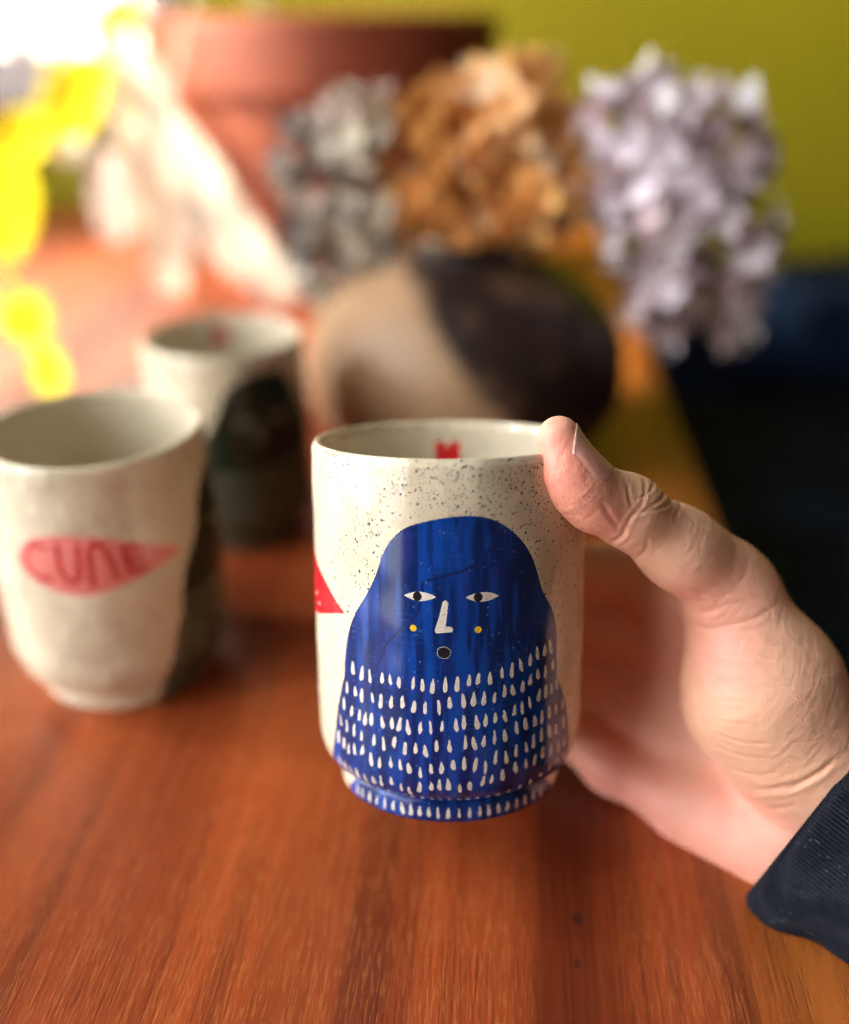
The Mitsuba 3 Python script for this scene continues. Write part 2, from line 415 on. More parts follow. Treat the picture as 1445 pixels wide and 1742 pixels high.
def wob(seed):
    def fn(v):
        h = v[..., 2:3]
        belly = (0.0, 0.0, 0.055, 0.03)[seed] * (np.clip((9.6 - h) / 3.2, 0, 1) ** 2 * (3 - 2 * np.clip((9.6 - h) / 3.2, 0, 1))) * np.clip((h - 0.8) / 1.5, 0, 1)
        k = 1 + 0.0022 * np.sin(h * 1.3 + seed) + 0.0016 * np.sin(h * 3.9 + 2 * seed) + belly
        return np.concatenate([v[..., :2] * k, h], -1)
    return fn


def on_mug(s, t, off):
    """unrolled outer wall (s, t in cm) -> local position, off cm proud of it"""
    th = s / DEG * math.pi / 180
    r, z = np.interp(t, OT, OUT[:, 0]), np.interp(t, OT, OUT[:, 1])
    nr, nz = np.interp(t, OT, TANG[:, 1]), -np.interp(t, OT, TANG[:, 0])
    r, z = r + nr * off, z + nz * off
    return np.stack([r * np.sin(th), -r * np.cos(th), z], -1)


def in_mug(s, t, off):
    th = s / DEG * math.pi / 180 + math.pi
    r = 3.885 - off
    return np.stack([r * np.sin(th), -r * np.cos(th), t], -1)


def decal(poly, off, edge=0.12, wall=on_mug, wobble=None, thick=0.012):
    """a layer of paint with the outline of a polygon given on the unrolled wall, in cm; returns mesh (local cm) and uv"""
    vs, fs, uvs, at = [], [], [], 0
    for g in getattr(poly, 'geoms', [poly]):
        v, f = trimesh.creation.triangulate_polygon(g, engine='earcut')
        v, f = trimesh.remesh.subdivide_to_size(np.c_[v, np.zeros(len(v))], f, edge, max_iter=12)
        m = trimesh.Trimesh(v, f)                 # merges
        v, f = np.array(m.vertices), np.array(m.faces)
        if m.face_normals[:, 2].sum() < 0:
            f = f[:, ::-1]
        e = np.sort(m.edges, axis=1)
        _, idx, cnt = np.unique(e, axis=0, return_index=True, return_counts=True)
        rim = m.edges[idx[cnt == 1]]
        n = len(v)
        top, low = wall(v[:, 0], v[:, 1], off), wall(v[:, 0], v[:, 1], off - thick)
        vs += [top, top[rim.ravel()], low[rim.ravel()]]
        uvs += [v[:, :2], v[rim.ravel(), :2], v[rim.ravel(), :2]]
        k = len(rim)
        a = n + 2 * np.arange(k)
        b = a + 2 * k
        fs += [f + at, np.vstack([np.stack([a, b, a + 1], 1), np.stack([a + 1, b, b + 1], 1)]) + at]
        at += n + 4 * k
    v = np.vstack(vs)
    if wobble:
        v = wobble(v)
    return tm(v, np.vstack(fs)), np.vstack(uvs)


def add_decal(mug, name, poly, bsdf, off, place, wobble, edge=0.12, wall=on_mug):
    m, uv = decal(poly, off, edge, wall, wobble)
    return part(mug, name, m, bsdf, smooth=True, uv=uv, to_world=place)


def deg(pts, dt=0.0, ks=1.0, kt=1.0):
    return [(a * DEG * ks, t * kt + dt) for a, t in pts]


def outline(pts, n=6):
    return Polygon(smooth_line(pts, n, True)).buffer(0)


FIG_L = [(-1.6, 9.85), (-9.9, 9.73), (-17.5, 9.53), (-22.6, 9.22), (-26.3, 8.84), (-28.5, 8.46), (-30.9, 8.01), (-35.2, 7.45), (-39.9, 6.94), (-43.6, 6.43), (-46.0, 5.93), (-47.5, 5.29), (-48.2, 4.81), (-50.1, 4.46), (-53.3, 3.75), (-56.5, 2.86), (-60.1, 2.08), (-63.0, 1.75), (-62.5, 1.3), (-59.5, 1.0), (-57.5, 0.7), (-56.0, 0.06)]
FIG_R = [(56.0, 0.06), (57, 0.7), (58.5, 1.2), (58.8, 1.7), (59.3, 2.23), (57.2, 3.03), (53.6, 3.85), (50.3, 4.33), (46.8, 4.8), (46.2, 5.35), (45.9, 6.12), (43.2, 6.85), (37.9, 7.45), (34.5, 8.08), (31.9, 8.54), (27.8, 9.01), (22.3, 9.41), (15.2, 9.74), (7.6, 9.88)]
FACE_LINES = [[(-9.1, 8.08), (-1.6, 8.24), (5.8, 8.42), (10.5, 8.63), (14, 8.95)], [(-11.2, 8.0), (-12, 7.57), (-14, 7.06), (-19, 6.67), (-26.4, 6.08), (-29.9, 5.44)], [(19.8, 7.9), (20.6, 7.21), (22.8, 6.54), (26.8, 5.9), (30.9, 5.77), (31.9, 6.58), (33.6, 8.1)]]
DASHES = [
[(-42.7, 5.15), (-37.9, 5.09), (-33.9, 5.06), (-28.2, 5.09), (-24.7, 5.09), (-21.0, 5.04), (-15.2, 5.07), (-11.7, 5.02), (-7.7, 5.02), (-2.9, 5.07), (1.6, 5.09), (6.2, 5.19), (9.6, 5.21), (14.2, 5.21), (19.1, 5.33), (23.3, 5.35), (27.2, 5.45), (31.7, 5.57), (35.1, 5.69), (39.0, 5.72), (42.3, 5.77)],
[(-46.8, 4.45), (-41.9, 4.44), (-38.5, 4.39), (-33.1, 4.41), (-29.1, 4.37), (-24.5, 4.4), (-19.8, 4.45), (-15.1, 4.35), (-10.7, 4.35), (-5.3, 4.39), (-1.3, 4.53), (4.0, 4.58), (7.9, 4.62), (11.9, 4.63), (16.2, 4.6), (20.3, 4.75), (23.7, 4.74), (28.2, 4.8), (31.8, 4.95), (35.5, 5.06), (39.5, 5.06), (43.9, 5.19)],
[(-49.1, 3.91), (-44.2, 3.78), (-39.8, 3.74), (-36.8, 3.7), (-33.7, 3.74), (-28.6, 3.72), (-24.3, 3.76), (-21.1, 3.75), (-17.6, 3.7), (-12.6, 3.74), (-8.7, 3.76), (-4.2, 3.81), (1.2, 3.85), (4.1, 3.92), (9.2, 3.91), (12.7, 3.95), (16.5, 3.99), (20.6, 4.01), (24.8, 4.12), (28.3, 4.15), (31.9, 4.24), (36.7, 4.39), (40.2, 4.43), (43.8, 4.44), (47.0, 4.52)],
[(-51.7, 3.31), (-47.6, 3.23), (-43.1, 3.2), (-39.0, 3.09), (-32.7, 3.1), (-28.3, 3.06), (-23.5, 3.18), (-19.0, 3.04), (-14.6, 3.09), (-10.8, 3.02), (-6.4, 3.21), (-1.4, 3.21), (4.8, 3.31), (8.2, 3.27), (12.0, 3.31), (16.4, 3.39), (20.7, 3.4), (25.8, 3.57), (30.0, 3.62), (34.6, 3.61), (38.3, 3.67), (42.5, 3.74), (47.0, 3.74), (51.6, 3.79)],
[(-54.1, 2.72), (-50.1, 2.61), (-47.1, 2.5), (-43.4, 2.57), (-38.9, 2.66), (-34.5, 2.45), (-30.4, 2.43), (-25.3, 2.52), (-21.1, 2.5), (-17.6, 2.44), (-12.9, 2.34), (-8.6, 2.49), (-4.5, 2.53), (0.1, 2.63), (4.4, 2.66), (8.7, 2.6), (12.8, 2.49), (16.9, 2.76), (21.4, 2.71), (25.8, 2.84), (30.7, 2.87), (34.2, 3.0), (38.4, 3.11), (43.0, 3.12), (47.4, 3.09), (53.0, 3.15)],
[(-55.5, 1.88), (-51.5, 1.83), (-47.9, 1.75), (-43.6, 1.74), (-39.5, 1.66), (-34.7, 1.74), (-30.6, 1.79), (-25.6, 1.89), (-21.5, 1.72), (-18.2, 1.63), (-13.6, 1.83), (-8.7, 1.91), (-5.4, 1.97), (-1.8, 1.98), (2.7, 1.85), (6.7, 1.92), (12.0, 2.05), (15.6, 2.08), (20.1, 2.16), (25.8, 2.32), (30.8, 2.35), (35.2, 2.38), (39.6, 2.52), (44.5, 2.49), (49.7, 2.47), (54.3, 2.51)],
[(-18, 1.22), (-13.5, 1.18), (-9.0, 1.16), (-5, 1.15), (-1, 1.15), (3, 1.16), (7, 1.17), (11, 1.2), (16, 1.24), (20.5, 1.3), (25, 1.4), (30, 1.52), (35, 1.62), (40, 1.76), (45, 1.88), (50.5, 1.98), (55, 2.02), (-58.5, 1.42), (-54, 1.34), (-50, 1.3), (-45.5, 1.24), (-40.5, 1.22), (-35, 1.24), (-29, 1.26)],
[(-55, 0.42), (-50.5, 0.42), (-45, 0.42), (-40, 0.42), (-35, 0.42), (-30, 0.42), (-25, 0.42), (-20.5, 0.42), (-16, 0.42), (-11.5, 0.42), (-7, 0.42), (-2.1, 0.42), (3.2, 0.42), (8.2, 0.42), (13.2, 0.42), (17.8, 0.42), (23, 0.42), (28, 0.42), (33.5, 0.42), (39, 0.42), (45, 0.42), (51, 0.42)]]


def dash_polys(rng, kt=1.0, shrink=1.0):
    out = []
    for r, row in enumerate(DASHES):
        for a, t in row:
            L = (0.42, 0.40, 0.41, 0.42, 0.41, 0.38, 0.20, 0.38)[r] * rng.uniform(0.80, 1.15) * shrink
            w = 0.120 * rng.uniform(0.8, 1.25)
            if abs(a + 3.0) < 0.1 and r == 0:
                L *= 0.75
            lean = rng.normal(0, 0.09) + a * 0.0006
            y = np.array([0.5, 0.40, 0.15, -0.15, -0.38, -0.5, -0.38, -0.15, 0.15, 0.40]) * L
            x = np.array([0.0, 0.24, 0.38, 0.52, 0.44, 0.02, -0.42, -0.52, -0.40, -0.22]) * w
            x, y = x + rng.normal(0, 0.008, 10), y + rng.normal(0, 0.010, 10)
            out.append(Polygon(smooth_line(np.c_[a * DEG + x - y * lean, t * kt + y], 3, True)).buffer(0))
    return out


def stroke(pts, w, n=6):
    return LineString(smooth_line(pts, n)).buffer(w / 2, quad_segs=6)


def almond(a0, a1, t, h):
    k = np.linspace(0, 1, 13)
    up = [(a0 * DEG + (a1 - a0) * DEG * x, t + h * math.sin(math.pi * x) ** 0.85 * 0.5) for x in k]
    dn = [(a0 * DEG + (a1 - a0) * DEG * x, t - h * math.sin(math.pi * x) ** 0.85 * 0.5) for x in k[::-1][1:-1]]
    return Polygon(up + dn).buffer(0)


def disc(a, t, rx, ry=None, seed=0):
    g = np.random.default_rng(seed)
    n = 18
    k = np.arange(n) / n * 2 * math.pi
    rr = 1 + g.normal(0, 0.035, n)
    return Polygon(smooth_line(np.c_[a * DEG + rx * rr * np.cos(k), t + (ry or rx) * rr * np.sin(k)], 3, True)).buffer(0)


def build_mug(key, place, seed, fig='blue_paint', marks='white_paint', line='blue_line', kt=1.0, face=True, inside=True):
    w = wob(seed)
    rng = np.random.default_rng(seed)
    body = np.vstack([BOT, OUT[1:]])
    pr = np.vstack([body, LIP[1:]])
    m, uv = lathe(pr, 192, wobble=w)
    shift = np.linalg.norm(np.diff(BOT, axis=0), axis=1).sum()
    uv = uv - [0, shift] + [seed * 3.7, 0]
    part(key, 'body', m, 'speckled_glaze', smooth=True, uv=uv, to_world=place)
    m, uv = lathe(INN, 128, wobble=w)
    m.invert()
    part(key, 'inner_wall', m, 'inner_glaze', smooth=True, uv=uv, to_world=place)
    figure = Polygon(smooth_line(deg(FIG_L + FIG_R, kt=kt), 5, True)).buffer(0)
    figure = figure.intersection(Polygon([(-9, 0.05), (9, 0.05), (9, 12), (-9, 12)]))
    add_decal(key, 'painted_figure', figure, fig, 0.012, place, w, 0.14)
    if face:
        for ln in FACE_LINES:
            add_decal(key, 'hair_line', stroke(deg(ln, kt=kt), 0.085), line, 0.018, place, w, 0.2)
        eyes = ((-18.6, -6.3, 7.61, -13.4), (4.7, 17.7, 7.59, 9.5))
        for a0, a1, t, pu in eyes:
            add_decal(key, 'painted_eye', almond(a0, a1, t * kt, 0.27), marks, 0.020, place, w)
            if marks == 'white_paint':
                add_decal(key, 'painted_pupil', disc(pu, t * kt, 0.125, 0.135, int(pu * 10 + 900)), 'black_paint', 0.028, place, w)
        nose = Polygon(deg([(-3.6, 7.46), (-2.8, 7.50), (-2.0, 7.44), (-2.5, 7.08), (-3.1, 6.76), (-0.6, 6.74), (-0.2, 6.69), (-0.5, 6.63), (-3.5, 6.61), (-6.1, 6.59), (-6.6, 6.66), (-5.0, 7.02)], kt=kt)).buffer(0.02)
        add_decal(key, 'painted_nose', nose, marks, 0.020, place, w)
        add_decal(key, 'painted_mouth', disc(-3.4, 6.01 * kt, 0.195, 0.18, 7), marks, 0.018, place, w)
        add_decal(key, 'painted_mouth', disc(-3.4, 6.01 * kt, 0.182, 0.168, 7), 'black_paint', 0.024, place, w)
        if marks == 'white_paint':
            for a, t in ((-15.0, 6.69), (9.5, 6.66)):
                add_decal(key, 'painted_dot', disc(a, t, 0.095, 0.10, 3), 'yellow_paint', 0.026, place, w)
    polys = [q for q in dash_polys(rng, 1.0) if figure.contains(q.centroid)]
    ms = [decal(q.intersection(figure.buffer(-0.02)) if not figure.contains(q) else q, 0.020, 0.3, on_mug, w) for q in polys if q.intersection(figure.buffer(-0.02)).area > 0.01]
    f, at = [], 0
    for mm, _ in ms:
        f.append(np.array(mm.faces) + at)
        at += len(mm.vertices)
    k = part(key, 'painted_dashes', tm(np.vstack([np.array(mm.vertices) for mm, _ in ms]), np.vstack(f)), marks, smooth=True, uv=np.vstack([u for _, u in ms]), to_world=place)
    labels[k] = {'kind': 'stuff'}
    return w


def place_table(x, y, rot, k):
    return T().translate([x * CM, y * CM, 0.0]).rotate([0, 0, 1], rot).scale(CM * k)


# the mug in the hand: base centre and axis in camera axes
AX = np.array([-0.007, -1, -0.221])
AX /= np.linalg.norm(AX)
EX = np.array([1, 0, 0.]) - AX * AX[0]
EX /= np.linalg.norm(EX)
EY = np.cross(AX, EX)
BASE = np.array([0.827, 8.471, 33.001])
Mx = np.eye(4)
Mx[:3, :3] = (CAM_ROT @ np.stack([EX, EY, AX], 1)) * CM
Mx[:3, 3] = M3(*BASE)
held = T(Mx.tolist())
w = build_mug('blue_figure_mug', held, 1)
tip = Polygon(smooth_line(deg([(-110, 8.55), (-95, 8.45), (-82, 8.1), (-72.2, 7.72), (-65, 7.5), (-58.7, 7.25), (-52, 6.93)]), 4).tolist() + deg([(-48.0, 6.74), (-56.7, 6.57), (-72.8, 6.22), (-88, 6.15), (-104, 6.4), (-114, 7.0), (-117, 7.7), (-115, 8.3)])).buffer(0.02)
add_decal('blue_figure_mug', 'stamp', tip, 'red_paint', 0.014, held, w)
for a, t, ww in ((-69.9, 6.59, 0.05), (-73.5, 6.85, 0.06)):
    add_decal('blue_figure_mug', 'stamp_mark', disc(a, t, ww, 0.07, 4), 'white_paint', 0.02, held, w)
MARK = unary_union([Polygon([(-.42, 9.95), (-.20, 10.0), (-.16, 8.95), (-.40, 8.9)]), Polygon([(.42, 9.98), (.20, 10.0), (.17, 8.92), (.40, 8.95)]),
                    Polygon([(-.40, 10.0), (-.20, 10.0), (.02, 9.74), (.22, 10.02), (.40, 9.97), (.20, 9.2), (-.18, 9.2)])]).buffer(0.04)
from shapely import affinity
add_decal('blue_figure_mug', 'inner_mark', affinity.translate(MARK, -0.05, 0.28), 'red_paint', 0.012, held, w, wall=in_mug)
say('blue_figure_mug', 'cream speckled handleless mug painted with a blue bearded figure, held in the hand', 'mug')

# the mug at the left edge, its stamp to the camera
R1 = 19.7 + 79
p1 = place_table(-12.6, 35.15, R1, 0.98)
w = build_mug('stamped_mug', p1, 2, 'green_paint', 'dull_paint', 'black_paint')
leaf = outline(deg([(-44.6, 7.45), (-53.0, 7.8), (-62.0, 8.13), (-82.1, 8.66), (-98.0, 8.86), (-111.4, 8.77), (-120.9, 8.45), (-126.2, 7.86), (-124.5, 7.31), (-117.5, 6.91), (-107.6, 6.61), (-99.1, 6.46), (-88.0, 6.49), (-75.9, 6.7), (-64.2, 6.94), (-53.2, 7.2)]))
add_decal('stamped_mug', 'stamp', leaf, 'pale_red_paint', 0.014, p1, w)
for glyph, lines in (('C', [[(-111.5, 8.34), (-115.5, 8.46), (-119.5, 8.28), (-121.8, 7.79), (-119.5, 7.32), (-114.4, 7.08), (-109.1, 7.12)]]),
                  ('U', [[(-104.2, 8.44), (-103.8, 7.55), (-100.3, 7.06), (-96.3, 7.13), (-94.9, 7.62), (-94.0, 8.44)]]),
                  ('N', [[(-89.4, 6.87), (-89.6, 7.59), (-88.6, 8.33), (-84.0, 8.48), (-80.2, 7.85), (-77.9, 7.0)]]),
                  ('E', [[(-65.5, 8.06), (-73.0, 8.21), (-72.4, 7.66), (-71.2, 7.18), (-63.5, 7.15)], [(-72.0, 7.68), (-65.5, 7.6)]])):
    k = add_decal('stamped_mug', 'letter', unary_union([stroke(deg(l), 0.18) for l in lines]), 'dark_red_paint', 0.02, p1, w)
    labels[k] = {'label': f'dark red painted letter {glyph}'}
say('stamped_mug', 'cream speckled mug at the left edge with a red leaf-shaped stamp reading CUNE', 'mug')

p2 = place_table(-10.0, 48.0, 11.9 + 22, 0.95)
w = build_mug('green_figure_mug', p2, 3, 'green_paint', 'dull_paint', 'black_paint', kt=1.06)
mk = affinity.translate(MARK, -22 * DEG * 0.93, 0.28)
add_decal('green_figure_mug', 'inner_mark', mk, 'dark_red_paint', 0.012, p2, w, wall=in_mug)
say('green_figure_mug', 'cream mug with a dark green painted figure, standing behind the stamped mug', 'mug')

# ------------------------------------------------------------------ the hand, as one smooth-blended field (camera axes, cm)
def cone_field(p, a, b, ra, rb):
    ab = b - a
    t = np.clip(((p - a) @ ab) / (ab @ ab), 0, 1)
    return np.linalg.norm(p - a - t[..., None] * ab, axis=-1) - (ra + (rb - ra) * t)


class Field:
    def __init__(self, lo, hi, h):
        self.lo, self.h = np.array(lo, float), h
        self.n = np.ceil((np.array(hi) - self.lo) / h).astype(int) + 1
        self.d = np.full(self.n, 3.0, np.float32)

    def add(self, a, b, ra, rb, k):
        a, b = np.asarray(a, float), np.asarray(b, float)
        m = max(ra, rb) + k + 0.4
        i0 = np.maximum(((np.minimum(a, b) - m - self.lo) / self.h).astype(int), 0)
        i1 = np.minimum(((np.maximum(a, b) + m - self.lo) / self.h).astype(int) + 2, self.n)
        if (i1 <= i0).any():
            return
        g = np.stack(np.meshgrid(*[self.lo[q] + self.h * np.arange(i0[q], i1[q]) for q in range(3)], indexing='ij'), -1).astype(np.float32)
        d = cone_field(g, a.astype(np.float32), b.astype(np.float32), ra, rb)
        sl = tuple(slice(i0[q], i1[q]) for q in range(3))
        o = self.d[sl]
        e = np.maximum(k - np.abs(o - d), 0) / k
        self.d[sl] = np.minimum(o, d) - e * e * k * 0.25

    def mesh(self):
        """naive surface nets"""
        d = self.d
        s = d < 0
        n = np.array(d.shape)
        cnt = np.zeros(n - 1, np.int8)
        for c in np.ndindex(2, 2, 2):
            cnt += s[c[0]:n[0] - 1 + c[0], c[1]:n[1] - 1 + c[1], c[2]:n[2] - 1 + c[2]]
        cells = np.argwhere((cnt > 0) & (cnt < 8))
        idx = np.full(n - 1, -1, np.int64)
        idx[tuple(cells.T)] = np.arange(len(cells))
        acc, num = np.zeros((len(cells), 3)), np.zeros(len(cells))
        corners = list(np.ndindex(2, 2, 2))
        for a in corners:
            for q in range(3):
                if a[q]:
                    continue
                b = list(a)
                b[q] = 1
                da, db = d[tuple((cells + a).T)], d[tuple((cells + b).T)]
                x = (da < 0) != (db < 0)
                t = np.where(x, da / np.where(x, da - db, 1), 0)
                pt = np.array(a, float) + t[:, None] * (np.array(b) - np.array(a))
                acc[x] += pt[x]
                num[x] += 1
        v = self.lo + self.h * (cells + acc / num[:, None])
        faces = []
        for q in range(3):
            o = [k for k in range(3) if k != q]
            sl0, sl1 = [slice(None)] * 3, [slice(None)] * 3
            sl0[q], sl1[q] = slice(0, -1), slice(1, None)
            cross = s[tuple(sl0)] != s[tuple(sl1)]
            e = np.argwhere(cross)
            e = e[(e[:, o[0]] > 0) & (e[:, o[1]] > 0) & (e[:, o[0]] < n[o[0]] - 1) & (e[:, o[1]] < n[o[1]] - 1)]
            inside = s[tuple(e.T)]
            quad = []
            for da, db in ((0, 0), (1, 0), (1, 1), (0, 1)):
                c = e.copy()
                c[:, o[0]] -= da
                c[:, o[1]] -= db
                quad.append(idx[tuple(c.T)])
            quad = np.stack(quad, 1)
            flip = inside if q != 1 else ~inside
            quad[flip] = quad[flip][:, ::-1]
            faces.append(quad)
        f = np.vstack(faces)
        f = f[(f >= 0).all(1)]
        return v, np.vstack([f[:, [0, 1, 2]], f[:, [0, 2, 3]]])


F = Field((-5.0, -4.2, 25.0), (19.5, 17.5, 40.0), 0.09)
tip_, pad_, ip_, pro_, mcp_ = ch(951, 744, 21.2), ch(986, 820, 21.4), ch(1068, 869, 22.2), ch(1161, 937, 23.1), ch(1249, 1001, 23.9)
# metacarpals and palm
wr = ch(1385, 1395, 25.2)
MC = [(ch(1098, 982, 28.0), ch(1370, 1320, 26.4), 1.02, 1.5), (ch(1090, 1082, 28.7), ch(1360, 1370, 26.4), 1.05, 1.4), (ch(1072, 1186, 28.6), ch(1345, 1415, 26.0), 1.0, 1.35), (ch(1042, 1303, 28.0), ch(1322, 1440, 25.6), 0.95, 1.3)]
for a, b, ra, rb in MC:
    F.add(a, b, ra, rb, 0.9)
F.add(ch(1180, 1375, 26.9), ch(1290, 1425, 25.8), 1.25, 1.4, 0.9)                 # heel of the hand
F.add(ch(1222, 1035, 24.7), ch(1125, 1005, 27.4), 0.75, 0.8, 1.1)               # web between thumb and forefinger
F.add(ch(1250, 1100, 24.9), ch(1160, 1080, 27.6), 0.75, 0.8, 1.1)
F.add(ch(1290, 1180, 25.2), ch(1250, 1240, 27.0), 1.2, 1.0, 1.0)
# forearm
arm = np.array([0.78, 0.62, -0.48])
arm /= np.linalg.norm(arm)
r0, u0 = ch(1425, 1335, 24.3), ch(1352, 1425, 25.4)
F.add(r0, r0 + arm * 6.5, 1.75, 2.1, 1.0)
F.add(u0, u0 + arm * 6.5, 1.6, 2.1, 1.0)
# ball of the thumb and its metacarpal
F.add(ch(1240, 1045, 24.0), ch(1292, 1165, 24.1), 1.25, 2.2, 0.9)
F.add(ch(1292, 1165, 24.1), ch(1395, 1310, 23.9), 2.2, 1.75, 0.9)
F.add(ch(1285, 1210, 24.2), ch(1320, 1270, 24.2), 1.9, 1.75, 0.9)
F.add(mcp_, ch(1332, 1148, 24.1), 1.10, 1.38, 0.8)
F.add(ch(1332, 1148, 24.1), ch(1392, 1292, 24.1), 1.38, 1.55, 0.8)
# thumb
F.add(ip_, pro_, 1.02, 1.03, 0.6)
F.add(pro_, mcp_, 1.07, 1.12, 0.9)
F.add(pad_, ip_, 0.78, 0.97, 0.45)
F.add(tip_, pad_, 0.60, 0.78, 0.4)
F.add(ch(963, 800, 21.15), ch(1008, 858, 21.6), 0.62, 0.76, 0.6)                 # pulp pressed towards the mug
F.add(ch(1148, 917, 23.1), ch(1234, 966, 23.7), 0.84, 0.86, 0.5)
# fingers round the back of the mug
FINGERS = []
for j, (a, ra, y1, ln) in enumerate(((MC[0][0], 0.88, 1.8, 1.0), (MC[1][0], 0.90, 3.65, 1.07), (MC[2][0], 0.87, 5.5, 1.0), (MC[3][0], 0.78, 7.2, 0.82))):
    cx = BASE[0] + AX[0] * (BASE[1] - y1)
    cz = BASE[2] + AX[2] * (BASE[1] - y1)
    R = 4.2 + ra * 0.86 + 0.03
    angs = np.radians([49, 49 + 37 * ln, 49 + 65 * ln])          # 0 = to the right of the mug, 90 = straight behind it
    pip, dip, end = [np.array([cx + (R + o) * np.cos(t), y1 - 0.12 * q, cz + (R + o) * np.sin(t)]) for q, (t, o) in enumerate(zip(angs, (0.35, 0.0, -0.08)))]
    F.add(a, pip, ra * 1.20, ra, 0.5)
    F.add(pip, dip, ra, ra * 0.9, 0.3)
    F.add(dip, end, ra * 0.9, ra * 0.76, 0.3)
    FINGERS.append((pip, dip, end, ra))
hv, hf = F.mesh()
hand = tm(hv, hf)
if hand.volume < 0:
    hand.invert()
trimesh.smoothing.filter_taubin(hand, iterations=14)
v2, f2 = trimesh.remesh.subdivide(np.array(hand.vertices), np.array(hand.faces))
hand = trimesh.Trimesh(v2, f2)
trimesh.smoothing.filter_taubin(hand, iterations=6)


def rid(line, z, sharp=0.05, n=10):
    """a crease: polyline laid on the skin near the depth z -> dense points in camera cm"""
    return smooth_line([ch(u, v, z) for u, v in line], n)


# creases: (photo-side polyline, depth cm, half width cm, amount in cm; negative = a fold standing out)
CREASES = [
    ([(1062, 905), (1075, 880), (1092, 860), (1098, 835), (1094, 812)], 21.7, 0.055, 0.024),
    ([(1076, 880), (1108, 862), (1128, 845), (1133, 822)], 21.9, 0.05, 0.026),
    ([(1088, 872), (1112, 868), (1138, 858), (1150, 838)], 22.0, 0.05, 0.022),
    ([(1080, 850), (1100, 842), (1112, 825), (1112, 806)], 21.8, 0.05, 0.022),
    ([(1068, 820), (1070, 840), (1076, 862)], 21.7, 0.05, 0.025),
    ([(1040, 925), (1058, 912), (1066, 895)], 21.6, 0.06, 0.045),
    ([(1022, 850), (1040, 880), (1060, 905)], 21.6, 0.08, 0.020),
    ([(1078, 950), (1098, 938), (1104, 915)], 22.0, 0.06, 0.020),
    ([(1150, 880), (1158, 862), (1160, 848)], 22.3, 0.05, 0.015),
    ([(1120, 1000), (1160, 1005), (1190, 1040), (1240, 1030), (1290, 1020)], 22.6, 0.09, 0.020),
    ([(1135, 1030), (1180, 1062), (1230, 1066), (1290, 1050), (1330, 1020)], 22.4, 0.08, 0.026),
    ([(1150, 1058), (1190, 1068), (1240, 1075), (1310, 1068)], 22.3, 0.06, 0.020),
    ([(1160, 1115), (1210, 1118), (1270, 1125), (1340, 1130)], 22.0, 0.06, 0.018),
    ([(1160, 1130), (1220, 1150), (1290, 1160), (1350, 1160)], 21.9, 0.06, 0.026),
    ([(1165, 1170), (1220, 1190), (1280, 1195)], 21.9, 0.05, 0.018),
    ([(1172, 1205), (1230, 1228), (1300, 1232)], 21.9, 0.05, 0.016),
    ([(1190, 1240), (1260, 1262), (1330, 1268)], 21.9, 0.05, 0.016),
    ([(1200, 1262), (1260, 1285), (1330, 1292)], 22.0, 0.05, 0.016),
    ([(1225, 1300), (1280, 1318), (1340, 1312)], 22.1, 0.05, 0.016),
    ([(1250, 1330), (1300, 1345), (1350, 1335), (1400, 1310), (1445, 1275)], 22.3, 0.09, 0.04),
    ([(1330, 1350), (1380, 1325), (1420, 1295)], 22.4, 0.07, 0.04),
    ([(1255, 1350), (1310, 1375), (1360, 1370)], 22.9, 0.07, 0.035),
]
from scipy.spatial import cKDTree
hv = np.array(hand.vertices)
hn = np.array(hand.vertex_normals)
hpx = np.stack([722.5 + FPX * hv[:, 0] / hv[:, 2], 871 + FPX * hv[:, 1] / hv[:, 2]], 1)
near = (hn * hv).sum(1) < 0
push = np.zeros(len(hv))
for line, z, wd, dp in CREASES:
    ln = smooth_line(line, 14)
    tree = cKDTree(ln)
    dist, at = tree.query(hpx, distance_upper_bound=40)
    ok = near & np.isfinite(dist) & (hv[:, 2] < z + 1.9 + 7.0)
    x = dist[ok] * hv[ok, 2] / FPX / wd
    tt = at[ok] / (len(ln) - 1)
    fade = np.clip(np.minimum(tt, 1 - tt) / 0.22, 0, 1)
    push[ok] += dp * fade * (np.exp(-x * x) - 0.35 * np.exp(-((x - 2.1) ** 2)))
thumb_ax = (mcp_ - ip_) / np.linalg.norm(mcp_ - ip_)
along = (hv - ip_) @ thumb_ax
warp = meshkit.fbm(hv * 1.1, 3, 9)
side_ = hv @ np.cross(thumb_ax, [0, 0, 1.0])


def folds(a, b, fa, fb, seed, width):
    n_ = meshkit.noise(np.c_[a * fa + 0.9 * warp, b * fb, hv[:, 2] * fb], seed)
    return np.exp(-((n_ - 0.5) / width) ** 2)


on_knuckle = np.exp(-(along / 0.85) ** 2)
on_thumb = np.clip((along + 1.0) / 0.6, 0, 1) * np.clip((3.6 - along) / 1.2, 0, 1)
ball = np.clip((along - 2.6) / 1.4, 0, 1)
dirn = hv[:, 1] * 0.97 + hv[:, 0] * 0.06
push += 0.007 * on_knuckle * folds(along, side_, 4.2, 0.7, 31, 0.08)
push += 0.0022 * on_thumb * folds(along, side_, 5.5, 0.9, 32, 0.10)
push += 0.0050 * ball * folds(dirn, hv[:, 0], 3.4, 0.30, 33, 0.06) + 0.0030 * ball * folds(dirn, hv[:, 0], 7.0, 0.5, 34, 0.10)
push += 0.0016 * folds(hv[:, 0] * 0.8 + hv[:, 1] * 0.6, side_, 5.0, 4.0, 35, 0.12)
push -= 0.010 * (meshkit.fbm(hv * 2.2, 3, 5) - 0.5) * 2 * 1.2
hv = hv - hn * push[:, None]
part('person', 'hand', tm(to_world(hv), np.array(hand.faces)), 'skin', smooth=True)


from scipy.ndimage import map_coordinates, gaussian_filter


